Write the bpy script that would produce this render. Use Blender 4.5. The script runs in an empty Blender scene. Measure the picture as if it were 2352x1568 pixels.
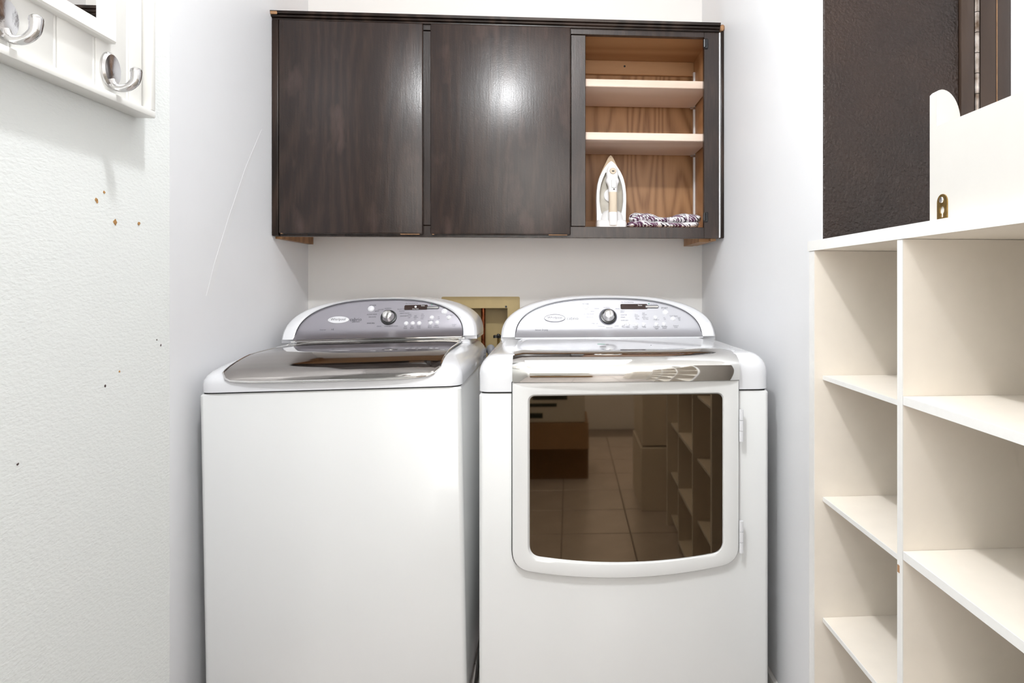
import bpy, bmesh, math, random
from mathutils import Vector, Matrix
random.seed(4)
PI = math.pi
sc = bpy.context.scene
COL = sc.collection

# ------------------------------------------------------------------ camera
cam = bpy.data.cameras.new('camera')
camo = bpy.data.objects.new('camera', cam)
COL.objects.link(camo)
F = 1480.0
YAW = math.atan(100 / F)
cam.sensor_fit = 'HORIZONTAL'
cam.sensor_width = 36.0
cam.lens = 36.0 * F / 2352
cam.shift_x = (1176 - 1362) / 2352
cam.shift_y = (656 - 784) / 2352
cam.clip_start = 0.02
camo.location = (0, 0, 1.10)
camo.rotation_euler = (PI / 2, 0, -YAW)
sc.camera = camo

# ------------------------------------------------------------------ light
sc.view_settings.view_transform = 'Standard'
sc.view_settings.look = 'None'
sc.view_settings.exposure = 0.10
sc.view_settings.gamma = 1.0
sc.view_settings.use_curve_mapping = False
w = bpy.data.worlds.new('daylight')
sc.world = w
w.use_nodes = True
w.node_tree.nodes['Background'].inputs[0].default_value = (1.0, 0.97, 0.93, 1)
w.node_tree.nodes['Background'].inputs[1].default_value = 4.6


def lamp(name, kind, loc, power, color=(1, 1, 1), size=0.1, size_y=None, rot=(0, 0, 0)):
    l = bpy.data.lights.new(name, kind)
    l.energy = power
    l.color = color
    if kind == 'AREA':
        l.shape = 'RECTANGLE' if size_y else 'DISK'
        l.size = size
        if size_y:
            l.size_y = size_y
    else:
        l.shadow_soft_size = size
    o = bpy.data.objects.new(name, l)
    o.location = loc
    o.rotation_euler = rot
    COL.objects.link(o)
    return o


lamp('ceiling_bulb', 'POINT', (-0.20, 0.68, 2.325), 45, (0.96, 0.98, 1.0), 0.032)
lamp('added_fill_panel', 'AREA', (0.02, 1.02, 2.375), 5, (0.97, 0.985, 1.0), 0.75, 1.0)  # soft fill added overhead, out of view, to brighten the alcove walls


# ------------------------------------------------------------------ materials
def mat(name, color, rough=0.5, metal=0.0, var=0.0, var_scale=6.0, stretch=(1, 1, 1), bump=0.0, bump_scale=200.0,
        rvar=0.0, coat=0.0, emit=0.0, color2=None, ior=1.5, bdist=0.002):
    m = bpy.data.materials.new(name)
    m.use_nodes = True
    nt = m.node_tree
    b = nt.nodes['Principled BSDF']
    b.inputs['Base Color'].default_value = (*color, 1)
    b.inputs['Roughness'].default_value = rough
    b.inputs['Metallic'].default_value = metal
    b.inputs['Coat Weight'].default_value = coat
    b.inputs['Coat Roughness'].default_value = 0.06
    b.inputs['IOR'].default_value = ior
    if emit:
        b.inputs['Emission Color'].default_value = (*color, 1)
        b.inputs['Emission Strength'].default_value = emit
    if var or bump or rvar or color2:
        tc = nt.nodes.new('ShaderNodeTexCoord')
        mp = nt.nodes.new('ShaderNodeMapping')
        mp.inputs['Scale'].default_value = stretch
        nt.links.new(tc.outputs['Object'], mp.inputs['Vector'])
    if var or color2 or rvar:
        n = nt.nodes.new('ShaderNodeTexNoise')
        n.inputs['Scale'].default_value = var_scale
        n.inputs['Detail'].default_value = 6
        nt.links.new(mp.outputs[0], n.inputs['Vector'])
        if var or color2:
            r = nt.nodes.new('ShaderNodeValToRGB')
            r.color_ramp.elements[0].position = 0.3
            r.color_ramp.elements[1].position = 0.7
            c2 = color2 or tuple(c * (1 - var) for c in color)
            r.color_ramp.elements[0].color = (*c2, 1)
            r.color_ramp.elements[1].color = (*color, 1)
            nt.links.new(n.outputs['Fac'], r.inputs[0])
            nt.links.new(r.outputs[0], b.inputs['Base Color'])
        if rvar:
            mr = nt.nodes.new('ShaderNodeMapRange')
            mr.inputs[1].default_value = 0.3
            mr.inputs[2].default_value = 0.7
            mr.inputs[3].default_value = max(0.02, rough - rvar)
            mr.inputs[4].default_value = rough + rvar
            nt.links.new(n.outputs['Fac'], mr.inputs[0])
            nt.links.new(mr.outputs[0], b.inputs['Roughness'])
    if bump:
        n2 = nt.nodes.new('ShaderNodeTexNoise')
        n2.inputs['Scale'].default_value = bump_scale
        n2.inputs['Detail'].default_value = 3
        nt.links.new(mp.outputs[0], n2.inputs['Vector'])
        bp = nt.nodes.new('ShaderNodeBump')
        bp.inputs['Strength'].default_value = bump
        bp.inputs['Distance'].default_value = bdist
        nt.links.new(n2.outputs['Fac'], bp.inputs['Height'])
        nt.links.new(bp.outputs[0], b.inputs['Normal'])
    return m


def wood_mat(name, c1, c2, c3, rough, scale=9.0, stretch=(1, 1, 0.16), bump=0.1, rvar=0.0, coat=0.0, distortion=3.0,
             scuff=None, spec=0.5, ring=0.6, fine=0.45):
    """Flat-sawn grain: distorted bands stretched along the board."""
    m = bpy.data.materials.new(name)
    m.use_nodes = True
    nt = m.node_tree
    b = nt.nodes['Principled BSDF']
    L = nt.links.new
    tc = nt.nodes.new('ShaderNodeTexCoord')
    mp = nt.nodes.new('ShaderNodeMapping')
    mp.inputs['Scale'].default_value = stretch
    L(tc.outputs['Object'], mp.inputs['Vector'])
    nz = nt.nodes.new('ShaderNodeTexNoise')
    nz.inputs['Scale'].default_value = distortion
    nz.inputs['Detail'].default_value = 1.5
    nz.inputs['Roughness'].default_value = 0.4
    L(mp.outputs[0], nz.inputs['Vector'])
    ph = nt.nodes.new('ShaderNodeMath')
    ph.operation = 'MULTIPLY'
    ph.inputs[1].default_value = scale * 14
    L(nz.outputs['Fac'], ph.inputs[0])
    sn = nt.nodes.new('ShaderNodeMath')
    sn.operation = 'SINE'
    L(ph.outputs[0], sn.inputs[0])
    wv = nt.nodes.new('ShaderNodeMath')
    wv.operation = 'MULTIPLY_ADD'
    wv.inputs[1].default_value = 0.5
    wv.inputs[2].default_value = 0.5
    L(sn.outputs[0], wv.inputs[0])
    mp2 = nt.nodes.new('ShaderNodeMapping')
    mp2.inputs['Scale'].default_value = (stretch[0] * 60, stretch[1] * 60, stretch[2] * 30)
    L(tc.outputs['Object'], mp2.inputs['Vector'])
    nf = nt.nodes.new('ShaderNodeTexNoise')
    nf.inputs['Scale'].default_value = 3.0
    nf.inputs['Detail'].default_value = 6
    L(mp2.outputs[0], nf.inputs['Vector'])
    mx = nt.nodes.new('ShaderNodeMath')
    mx.operation = 'MULTIPLY_ADD'
    mx.inputs[1].default_value = fine
    L(nf.outputs['Fac'], mx.inputs[0])
    mm = nt.nodes.new('ShaderNodeMath')
    mm.operation = 'MULTIPLY'
    mm.inputs[1].default_value = ring
    L(wv.outputs[0], mm.inputs[0])
    L(mm.outputs[0], mx.inputs[2])
    r = nt.nodes.new('ShaderNodeValToRGB')
    e = r.color_ramp.elements
    e[0].position = 0.15
    e[0].color = (*c1, 1)
    e[1].position = 0.85
    e[1].color = (*c3, 1)
    k = e.new(0.45)
    k.color = (*c2, 1)
    L(mx.outputs[0], r.inputs[0])
    col = r.outputs[0]
    # big soft brush marks in gloss
    nb = nt.nodes.new('ShaderNodeTexNoise')
    nb.inputs['Scale'].default_value = 9.0
    nb.inputs['Detail'].default_value = 5
    mp3 = nt.nodes.new('ShaderNodeMapping')
    mp3.inputs['Scale'].default_value = (1.6, 1.6, 0.6)
    L(tc.outputs['Object'], mp3.inputs['Vector'])
    L(mp3.outputs[0], nb.inputs['Vector'])
    if scuff:
        r2 = nt.nodes.new('ShaderNodeValToRGB')
        r2.color_ramp.elements[0].position = 0.57
        r2.color_ramp.elements[0].color = (0, 0, 0, 1)
        r2.color_ramp.elements[1].position = 0.74
        r2.color_ramp.elements[1].color = (0.5, 0.5, 0.5, 1)
        L(nb.outputs['Fac'], r2.inputs[0])
        mixc = nt.nodes.new('ShaderNodeMix')
        mixc.data_type = 'RGBA'
        L(r2.outputs[0], mixc.inputs['Factor'])
        L(col, mixc.inputs['A'])
        mixc.inputs['B'].default_value = (*scuff, 1)
        col = mixc.outputs['Result']
    L(col, b.inputs['Base Color'])
    b.inputs['Roughness'].default_value = rough
    b.inputs['Coat Weight'].default_value = coat
    b.inputs['Coat Roughness'].default_value = 0.26
    b.inputs['Specular IOR Level'].default_value = spec
    if rvar:
        mr = nt.nodes.new('ShaderNodeMapRange')
        mr.inputs[1].default_value = 0.35
        mr.inputs[2].default_value = 0.65
        mr.inputs[3].default_value = max(0.05, rough - rvar)
        mr.inputs[4].default_value = rough + rvar
        L(nb.outputs['Fac'], mr.inputs[0])
        L(mr.outputs[0], b.inputs['Roughness'])
    bp = nt.nodes.new('ShaderNodeBump')
    bp.inputs['Strength'].default_value = bump
    bp.inputs['Distance'].default_value = 0.002
    L(mx.outputs[0], bp.inputs['Height'])
    n4 = nt.nodes.new('ShaderNodeTexNoise')
    n4.inputs['Scale'].default_value = 260
    L(tc.outputs['Object'], n4.inputs['Vector'])
    bp2 = nt.nodes.new('ShaderNodeBump')
    bp2.inputs['Strength'].default_value = bump
    bp2.inputs['Distance'].default_value = 0.0012
    L(n4.outputs['Fac'], bp2.inputs['Height'])
    L(bp.outputs[0], bp2.inputs['Normal'])
    L(bp2.outputs[0], b.inputs['Normal'])
    if coat:
        L(bp2.outputs[0], b.inputs['Coat Normal'])
    return m


def cloth_mat():
    """Black, plum and white block print."""
    m = bpy.data.materials.new('printed_cloth')
    m.use_nodes = True
    nt = m.node_tree
    L = nt.links.new
    b = nt.nodes['Principled BSDF']
    b.inputs['Roughness'].default_value = 0.85
    tc = nt.nodes.new('ShaderNodeTexCoord')
    mp = nt.nodes.new('ShaderNodeMapping')
    mp.inputs['Rotation'].default_value = (0, math.radians(8), 0)
    L(tc.outputs['Object'], mp.inputs['Vector'])
    sp = nt.nodes.new('ShaderNodeSeparateXYZ')
    L(mp.outputs[0], sp.inputs[0])
    cb = nt.nodes.new('ShaderNodeCombineXYZ')
    L(sp.outputs['X'], cb.inputs['X'])
    ad = nt.nodes.new('ShaderNodeMath')
    ad.operation = 'MULTIPLY_ADD'
    ad.inputs[1].default_value = 0.8
    L(sp.outputs['Y'], ad.inputs[0])
    L(sp.outputs['Z'], ad.inputs[2])
    L(ad.outputs[0], cb.inputs['Y'])
    v = nt.nodes.new('ShaderNodeTexVoronoi')
    v.distance = 'CHEBYCHEV'
    v.inputs['Scale'].default_value = 55
    L(cb.outputs[0], v.inputs['Vector'])
    wv = nt.nodes.new('ShaderNodeTexWave')
    wv.bands_direction = 'DIAGONAL'
    wv.inputs['Scale'].default_value = 60
    wv.inputs['Distortion'].default_value = 5
    L(cb.outputs[0], wv.inputs['Vector'])
    r = nt.nodes.new('ShaderNodeValToRGB')
    r.color_ramp.interpolation = 'CONSTANT'
    e = r.color_ramp.elements
    e[0].color = (0.85, 0.82, 0.84, 1)
    e[1].position = 0.52
    e[1].color = (0.02, 0.012, 0.02, 1)
    k = e.new(0.70)
    k.color = (0.16, 0.05, 0.12, 1)
    sx = nt.nodes.new('ShaderNodeSeparateColor')
    L(v.outputs['Color'], sx.inputs[0])
    mu = nt.nodes.new('ShaderNodeMath')
    mu.operation = 'MULTIPLY_ADD'
    mu.inputs[1].default_value = 0.55
    L(sx.outputs[0], mu.inputs[0])
    m2 = nt.nodes.new('ShaderNodeMath')
    m2.operation = 'MULTIPLY'
    m2.inputs[1].default_value = 0.45
    L(wv.outputs['Fac'], m2.inputs[0])
    L(m2.outputs[0], mu.inputs[2])
    L(mu.outputs[0], r.inputs[0])
    L(r.outputs[0], b.inputs['Base Color'])
    return m


M = {}
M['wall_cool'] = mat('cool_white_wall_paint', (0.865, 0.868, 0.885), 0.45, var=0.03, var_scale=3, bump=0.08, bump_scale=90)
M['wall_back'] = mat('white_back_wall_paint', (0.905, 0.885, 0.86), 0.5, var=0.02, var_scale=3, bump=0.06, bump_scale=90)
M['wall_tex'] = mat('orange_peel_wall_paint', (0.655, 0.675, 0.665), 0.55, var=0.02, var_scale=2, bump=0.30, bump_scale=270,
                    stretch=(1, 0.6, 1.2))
M['ceiling'] = mat('ceiling_paint', (0.9, 0.9, 0.9), 0.8)
M['tile'] = mat('pale_floor_tile', (0.62, 0.56, 0.53), 0.3, var=0.15, var_scale=8)
M['grout'] = mat('tile_grout', (0.33, 0.29, 0.27), 0.8)
M['dark'] = wood_mat('dark_stained_wood', (0.009, 0.0034, 0.002), (0.016, 0.0072, 0.0045), (0.034, 0.018, 0.012), 0.50,
                     scale=9, bump=0.13, rvar=0.10, coat=0.75, scuff=(0.085, 0.052, 0.042), spec=0.16, ring=0.25, fine=0.75)
M['darktrim'] = wood_mat('dark_stained_trim', (0.009, 0.004, 0.0025), (0.014, 0.0075, 0.005), (0.034, 0.019, 0.013), 0.3,
                         scale=7, bump=0.1, spec=0.3)
M['darkdoor'] = mat('dark_brown_door_paint', (0.027, 0.0135, 0.0085), 0.36, color2=(0.011, 0.006, 0.0048), var_scale=4,
                    bump=1.0, bump_scale=150, bdist=0.004, rvar=0.05)
M['casing'] = mat('dark_brown_casing_paint', (0.045, 0.027, 0.018), 0.33, color2=(0.02, 0.0115, 0.008), var_scale=14,
                  stretch=(1, 1, 0.2), bump=0.2, bump_scale=90)
M['rawwood'] = mat('bare_chipped_wood', (0.50, 0.27, 0.13), 0.7, var=0.4, var_scale=60)
M['oak'] = wood_mat('oak_veneer', (0.235, 0.105, 0.036), (0.35, 0.172, 0.068), (0.42, 0.22, 0.095), 0.45, scale=8, bump=0.04,
                    distortion=6)
M['oakplain'] = wood_mat('plain_oak', (0.36, 0.18, 0.07), (0.42, 0.22, 0.095), (0.48, 0.265, 0.125), 0.45, scale=4,
                         stretch=(0.1, 1, 1), bump=0.03)
M['shelfwood'] = wood_mat('pale_shelf_wood', (0.66, 0.50, 0.40), (0.72, 0.56, 0.455), (0.77, 0.62, 0.52), 0.45, scale=3,
                          stretch=(0.1, 1, 1), bump=0.02)
M['enamel'] = mat('white_appliance_enamel', (0.765, 0.77, 0.765), 0.22, coat=0.5, bump=0.02, bump_scale=400)
M['plastic'] = mat('white_gloss_plastic', (0.77, 0.775, 0.80), 0.2, coat=0.6)
M['silver_w'] = mat('graphite_silver_panel', (0.33, 0.315, 0.345), 0.32, metal=0.75, bump=0.05, bump_scale=900)
M['silver_d'] = mat('bright_silver_panel', (0.52, 0.52, 0.555), 0.36, metal=0.6, bump=0.05, bump_scale=900)
M['chrome'] = mat('polished_chrome', (0.80, 0.79, 0.77), 0.05, metal=1.0)
M['hookchrome'] = mat('brushed_chrome', (0.62, 0.61, 0.61), 0.16, metal=1.0, bump=0.05, bump_scale=300)
M['lid'] = mat('smoked_mirror_lid', (0.40, 0.375, 0.355), 0.07, metal=1.0)
M['glass'] = mat('bronze_mirror_glass', (0.115, 0.084, 0.054), 0.03, metal=1.0)
M['black'] = mat('black_plastic', (0.012, 0.012, 0.013), 0.3)
M['gap'] = mat('dark_gap_shade', (0.03, 0.03, 0.03), 0.8)  # near-black colour put in for the shade inside appliance gaps
M['display'] = mat('dark_display_window', (0.035, 0.02, 0.017), 0.12)
M['ink'] = mat('grey_panel_print', (0.05, 0.05, 0.06), 0.6)
M['ink2'] = mat('pale_panel_print', (0.17, 0.17, 0.20), 0.6)
M['inkw'] = mat('white_display_print', (0.85, 0.85, 0.85), 0.6)
M['green'] = mat('green_print', (0.02, 0.22, 0.13), 0.5)
M['button'] = mat('pearl_button', (0.72, 0.72, 0.75), 0.2, coat=0.6)
M['cream'] = mat('cream_melamine', (0.87, 0.805, 0.72), 0.42, var=0.03, var_scale=30)
M['creamedge'] = mat('white_edge_banding', (0.84, 0.83, 0.81), 0.4, var=0.03, var_scale=80)
M['shelfwhite'] = mat('ivory_painted_board', (0.62, 0.60, 0.57), 0.45, var=0.02, var_scale=20)
M['frame'] = mat('white_frame_paint', (0.72, 0.715, 0.69), 0.35)
M['mirror'] = mat('mirror_silver', (0.88, 0.89, 0.88), 0.01, metal=1.0)
M['khaki'] = mat('aged_khaki_plastic', (0.55, 0.42, 0.20), 0.5, var=0.15, var_scale=12)
M['copper'] = mat('tarnished_copper', (0.42, 0.13, 0.05), 0.35, metal=0.9, color2=(0.15, 0.04, 0.02), var_scale=60)
M['brass'] = mat('antique_brass', (0.42, 0.27, 0.09), 0.35, metal=0.9, var=0.4, var_scale=200)
M['steel'] = mat('bright_steel', (0.7, 0.7, 0.7), 0.25, metal=1.0, bump=0.1, bump_scale=200)
M['hinge'] = mat('worn_hinge_steel', (0.42, 0.38, 0.35), 0.3, metal=1.0, color2=(0.10, 0.07, 0.05), var_scale=40)
M['hose'] = mat('grey_ribbed_hose', (0.32, 0.33, 0.36), 0.4)
M['cord'] = mat('black_cord', (0.02, 0.016, 0.014), 0.5)
M['iron_w'] = mat('white_iron_plastic', (0.84, 0.835, 0.84), 0.25, coat=0.3)
M['iron_b'] = mat('beige_grip_rubber', (0.64, 0.54, 0.42), 0.6)
M['iron_t'] = mat('smoky_water_tank', (0.50, 0.46, 0.39), 0.15, coat=0.5, var=0.25, var_scale=18)
M['iron_s'] = mat('tan_soleplate_rim', (0.50, 0.37, 0.24), 0.35)
M['cloth'] = cloth_mat()
M['plum'] = mat('plum_cloth_print', (0.09, 0.02, 0.065), 0.8)
M['white_strip'] = mat('white_caulk', (0.82, 0.82, 0.84), 0.5)
M['chip'] = mat('exposed_drywall_chip', (0.42, 0.22, 0.07), 0.9, var=0.5, var_scale=300)
M['scuff'] = mat('black_scuff', (0.04, 0.02, 0.02), 0.6)
M['streak'] = mat('fresh_paint_streak', (0.85, 0.85, 0.86), 0.35)
M['emit'] = mat('lit_diffuser', (1.0, 0.98, 0.95), 0.5, emit=6.0)
M['card'] = mat('brown_cardboard', (0.30, 0.18, 0.09), 0.8, var=0.1, var_scale=20)
M['paper'] = mat('white_carton', (0.72, 0.70, 0.66), 0.6)
M['blackcarton'] = mat('dark_carton_print', (0.02, 0.03, 0.02), 0.6)


for k_ in ('casing', 'darkdoor'):
    M[k_].node_tree.nodes['Principled BSDF'].inputs['Specular IOR Level'].default_value = 0.35


# ------------------------------------------------------------------ helpers
def mesh_from(bm, name, m, off=(0, 0, 0), smooth=True, angle=35):
    bmesh.ops.recalc_face_normals(bm, faces=bm.faces)
    if off != (0, 0, 0):
        bmesh.ops.translate(bm, verts=bm.verts, vec=-Vector(off))
    me = bpy.data.meshes.new(name)
    bm.to_mesh(me)
    bm.free()
    me.materials.append(m)
    if smooth:
        me.shade_smooth()
        me.set_sharp_from_angle(angle=math.radians(angle))
    return me


def obj(name, bm, m, parent=None, smooth=True, angle=35, label=None):
    """one mesh object; geometry is given in room coordinates"""
    off = (0, 0, 0)
    p = parent
    while p is not None:
        off = tuple(a + b for a, b in zip(off, p.location))
        p = p.parent
    me = mesh_from(bm, name, m, off, smooth, angle)
    o = bpy.data.objects.new(name, me)
    COL.objects.link(o)
    if parent:
        o.parent = parent
    if label:
        o['label'] = label
    return o


def tag(o, label, cat, group=None):
    o['label'] = label
    o['category'] = cat
    if group:
        o['group'] = group
    return o


def thing(name, label, cat, loc, group=None):
    o = bpy.data.objects.new(name, None)
    o.empty_display_size = 0.05
    o.location = loc
    COL.objects.link(o)
    return tag(o, label, cat, group)


def struct(name, bm, m, parent=None, **k):
    o = obj(name, bm, m, parent, **k)
    if parent is None:
        o['kind'] = 'structure'
    return o


def box(x0, x1, y0, y1, z0, z1, r=0.0, seg=2, bm=None):
    b = bmesh.new()
    bmesh.ops.create_cube(b, size=1.0)
    bmesh.ops.scale(b, vec=(x1 - x0, y1 - y0, z1 - z0), verts=b.verts)
    bmesh.ops.translate(b, vec=((x0 + x1) / 2, (y0 + y1) / 2, (z0 + z1) / 2), verts=b.verts)
    if r:
        bmesh.ops.bevel(b, geom=b.edges[:], offset=r, segments=seg, profile=0.5, affect='EDGES')
    if bm is None:
        return b
    join(bm, b)
    return bm


def join(dst, src):
    me = bpy.data.meshes.new('tmp')
    src.to_mesh(me)
    src.free()
    dst.from_mesh(me)
    bpy.data.meshes.remove(me)
    return dst


def loft(rings, closed=True, cap0=True, cap1=True, bm=None):
    bm = bm or bmesh.new()
    R = [[bm.verts.new(p) for p in ring] for ring in rings]
    n = len(rings[0])
    for a, b in zip(R[:-1], R[1:]):
        for i in range(n if closed else n - 1):
            j = (i + 1) % n
            try:
                bm.faces.new((a[i], a[j], b[j], b[i]))
            except ValueError:
                pass
    if cap0 and closed:
        bm.faces.new(list(reversed(R[0])))
    if cap1 and closed:
        bm.faces.new(R[-1])
    return bm


def prism(poly, axis, a0, a1, bm=None):
    """poly of 2-D points extruded along axis; y: (x,z), x: (y,z), z: (x,y)"""
    def P(p, a):
        return {'y': (p[0], a, p[1]), 'x': (a, p[0], p[1]), 'z': (p[0], p[1], a)}[axis]
    return loft([[P(p, a0) for p in poly], [P(p, a1) for p in poly]], bm=bm)


def tube(path, rad, n=10, bm=None, caps=True):
    path = [Vector(p) for p in path]
    rads = rad if isinstance(rad, (list, tuple)) else [rad] * len(path)
    rings = []
    up = Vector((0.13, 0.31, 0.94))
    for i, p in enumerate(path):
        t = (path[min(i + 1, len(path) - 1)] - path[max(i - 1, 0)]).normalized()
        u = t.cross(up)
        if u.length < 1e-3:
            u = t.cross(Vector((1, 0, 0)))
        u.normalize()
        v = t.cross(u).normalized()
        up = -v if False else up
        rings.append([p + (u * math.cos(2 * PI * k / n) + v * math.sin(2 * PI * k / n)) * rads[i] for k in range(n)])
    return loft(rings, cap0=caps, cap1=caps, bm=bm)


def smooth_path(pts, per=8):
    P = [Vector(p) for p in pts]
    P = [P[0] * 2 - P[1]] + P + [P[-1] * 2 - P[-2]]
    out = []
    for i in range(1, len(P) - 2):
        a, b, c, d = P[i - 1:i + 3]
        for k in range(per):
            t = k / per
            out.append(0.5 * ((2 * b) + (c - a) * t + (2 * a - 5 * b + 4 * c - d) * t * t + (3 * b - a - 3 * c + d) * t ** 3))
    out.append(P[-2])
    return out


def revolve(profile, center, axis='y', n=24, sx=1.0, sz=1.0, bm=None, tilt=0.0):
    """profile of (radius, height) about an axis through center; axis y points to -Y (towards the room), x to +X, z up"""
    rings = []
    for r, h in profile:
        ring = []
        for k in range(n):
            a = 2 * PI * k / n
            u, v = r * math.cos(a) * sx, r * math.sin(a) * sz
            if axis == 'y':
                p = Vector((u, -h, v))
                if tilt:
                    p = Matrix.Rotation(-tilt, 3, 'X') @ p
            elif axis == 'x':
                p = Vector((h, u, v))
            else:
                p = Vector((u, v, h))
            ring.append(p + Vector(center))
        rings.append(ring)
    return loft(rings, bm=bm)


def rrect(x0, x1, y0, y1, r, seg=5):
    out = []
    for cx, cy, a0 in ((x1 - r, y1 - r, 0), (x0 + r, y1 - r, 90), (x0 + r, y0 + r, 180), (x1 - r, y0 + r, 270)):
        for k in range(seg + 1):
            a = math.radians(a0 + 90 * k / seg)
            out.append((cx + r * math.cos(a), cy + r * math.sin(a)))
    return out


def text_mesh(s, size, align='CENTER'):
    cu = bpy.data.curves.new('t', 'FONT')
    cu.body = s
    cu.size = size
    cu.align_x = align
    cu.align_y = 'CENTER'
    cu.resolution_u = 2
    ob = bpy.data.objects.new('t', cu)
    me = bpy.data.meshes.new_from_object(ob)
    V = [tuple(v.co) for v in me.vertices]
    Fc = [tuple(p.vertices) for p in me.polygons]
    bpy.data.meshes.remove(me)
    bpy.data.objects.remove(ob)
    bpy.data.curves.remove(cu)
    return V, Fc


def add_text(bm, s, size, x, z, fn, align='CENTER', shear=0.0, sx=1.0):
    V, Fc = text_mesh(s, size, align)
    vs = [bm.verts.new(fn(x + (v[0] + shear * v[1]) * sx, z + v[1])) for v in V]
    for f in Fc:
        try:
            bm.faces.new([vs[i] for i in f])
        except ValueError:
            pass


# ------------------------------------------------------------------ the room
XL, XR, YB = -0.92, 0.606, 2.531
XN, YN = -0.58, 1.0315         # projecting wall on the left and its end
YD = 1.401                    # plane of the wall that carries the dark door
H = 2.40
YR = -1.7
XE = 1.30

bm = box(-1.6, 1.6, YR - 0.1, 2.8, -0.06, -0.004)
floor = struct('floor', bm, M['grout'], smooth=False)
proto = None
tile = 0.305
for i in range(-6, 5):
    for j in range(-6, 9):
        x0, y0 = i * tile + 0.02, j * tile + 0.07
        if x0 + tile < -0.95 or x0 > 1.32 or y0 < -1.75:
            continue
        if proto is None:
            proto = mesh_from(box(0, tile - 0.005, 0, tile - 0.005, -0.01, 0.0, 0.0015, 1), 'floor_tile', M['tile'], smooth=False)
        o = bpy.data.objects.new('floor_tile', proto)
        o.location = (x0, y0, 0)
        o.parent = floor
        COL.objects.link(o)
struct('ceiling', box(-1.6, 1.6, YR - 0.1, 2.8, H, H + 0.06), M['ceiling'], smooth=False)

# back wall with the opening of the laundry box
hx0, hx1, hz0, hz1 = -0.370, -0.160, 0.80, 1.016
bm = box(XL - 0.1, hx0, YB, YB + 0.12, 0, H)
box(hx1, XR + 0.1, YB, YB + 0.12, 0, H, bm=bm)
box(hx0, hx1, YB, YB + 0.12, 0, hz0, bm=bm)
box(hx0, hx1, YB, YB + 0.12, hz1, H, bm=bm)
struct('wall_back', bm, M['wall_back'], smooth=False)
wl = struct('wall_left', box(XL - 0.1, XL, YN - 0.002, YB + 0.12, 0, H), M['wall_cool'], smooth=False)
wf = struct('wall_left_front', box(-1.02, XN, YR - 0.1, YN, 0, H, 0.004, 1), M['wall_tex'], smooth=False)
struct('wall_right', box(XR, XR + 0.09, YD + 0.0, YB + 0.12, 0, H), M['wall_cool'], smooth=False)
bm = box(1.043, XE + 0.1, YD, YD + 0.09, 0, H)
box(XR + 0.09, 1.043, YD + 0.07, YD + 0.09, 0, H, bm=bm)
box(XR + 0.09, 1.043, YD, YD + 0.09, 2.12, H, bm=bm)
struct('wall_right_return', bm, M['wall_cool'], smooth=False)
struct('wall_right_front', box(XE, XE + 0.1, YR - 0.1, YD, 0, H), M['wall_cool'], smooth=False)
# unseen rear wall; wide opening added so world light fills from the front
bm = box(-1.0, -0.55, YR - 0.1, YR, 0, H)
box(1.22, XE + 0.1, YR - 0.1, YR, 0, H, bm=bm)
box(-0.55, 1.22, YR - 0.1, YR, 2.25, H, bm=bm)
box(-0.55, 1.22, YR - 0.1, YR, 0, 0.6, bm=bm)
struct('wall_rear', bm, M['wall_cool'], smooth=False)
struct('baseboard_right', box(XR - 0.014, XR, YD + 0.002, YB, 0, 0.05, 0.004, 2), M['shelfwhite'])
struct('baseboard_back', box(XL, XR - 0.014, YB - 0.012, YB, 0, 0.05, 0.004, 2), M['shelfwhite'])

# chips, marks and a paint run on the walls
for (y, z, s, k) in ((0.868, 1.2095, 0.0034, 'chip'), (0.903, 1.185, 0.004, 'chip'), (0.953, 1.188, 0.003, 'chip'),
                     (0.882, 1.222, 0.0022, 'chip'), (1.005, 1.011, 0.0016, 'scuff'), (0.745, 0.905, 0.0018, 'scuff'),
                     (0.912, 0.984, 0.0015, 'chip'), (0.995, 1.02, 0.0012, 'scuff'), (0.884, 0.969, 0.0016, 'scuff')):
    poly = [(y + s * random.uniform(0.5, 1.1) * math.cos(a), z + s * random.uniform(0.5, 1.2) * math.sin(a))
            for a in [2 * PI * i / 9 for i in range(9)]]
    obj('paint_chip', prism(poly, 'x', XN - 0.001, XN + 0.0006), M[k], wf, smooth=False)
run = [(2.13, 1.60), (2.04, 1.46), (1.945, 1.30), (1.865, 1.16), (1.823, 1.073), (1.797, 1.073), (1.838, 1.16), (1.920, 1.30), (2.022, 1.46)]
obj('paint_streak', prism(run, 'x', XL - 0.001, XL + 0.0004), M['streak'], wl, smooth=False)

# ------------------------------------------------------------------ dark door in the right-hand return
d = struct('door_1', box(0.609, 0.922, YD - 0.006, YD + 0.03, 0.0, 2.08, 0.002, 1), M['darkdoor'], smooth=False)
obj('door_edge', box(0.9225, 0.954, YD - 0.014, YD + 0.03, 0.0, 2.08, 0.003, 2), M['casing'], d)
bm = bmesh.new()
for k in range(44):
    z0 = 0.06 + k * 0.046
    tube([(0.960, YD - 0.012, z0), (0.960, YD - 0.012, z0 + 0.0445)], 0.0052, 10, bm)
obj('piano_hinge', bm, M['hinge'], d)
obj('hinge_leaf', box(0.955, 0.966, YD - 0.009, YD + 0.0, 0.06, 2.08), M['black'], d, smooth=False)
t = struct('trim_1', box(0.968, 1.040, YD - 0.012, YD + 0.06, 0.0, 2.12, 0.003, 2), M['casing'])
obj('casing_bead', box(1.0065, 1.0071, YD - 0.0135, YD - 0.011, 0.0, 2.12), M['rawwood'], t, smooth=False)
obj('casing_edge', box(1.0375, 1.045, YD - 0.008, YD + 0.01, 0.0, 2.12, 0.002, 1), M['darktrim'], t)

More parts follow.
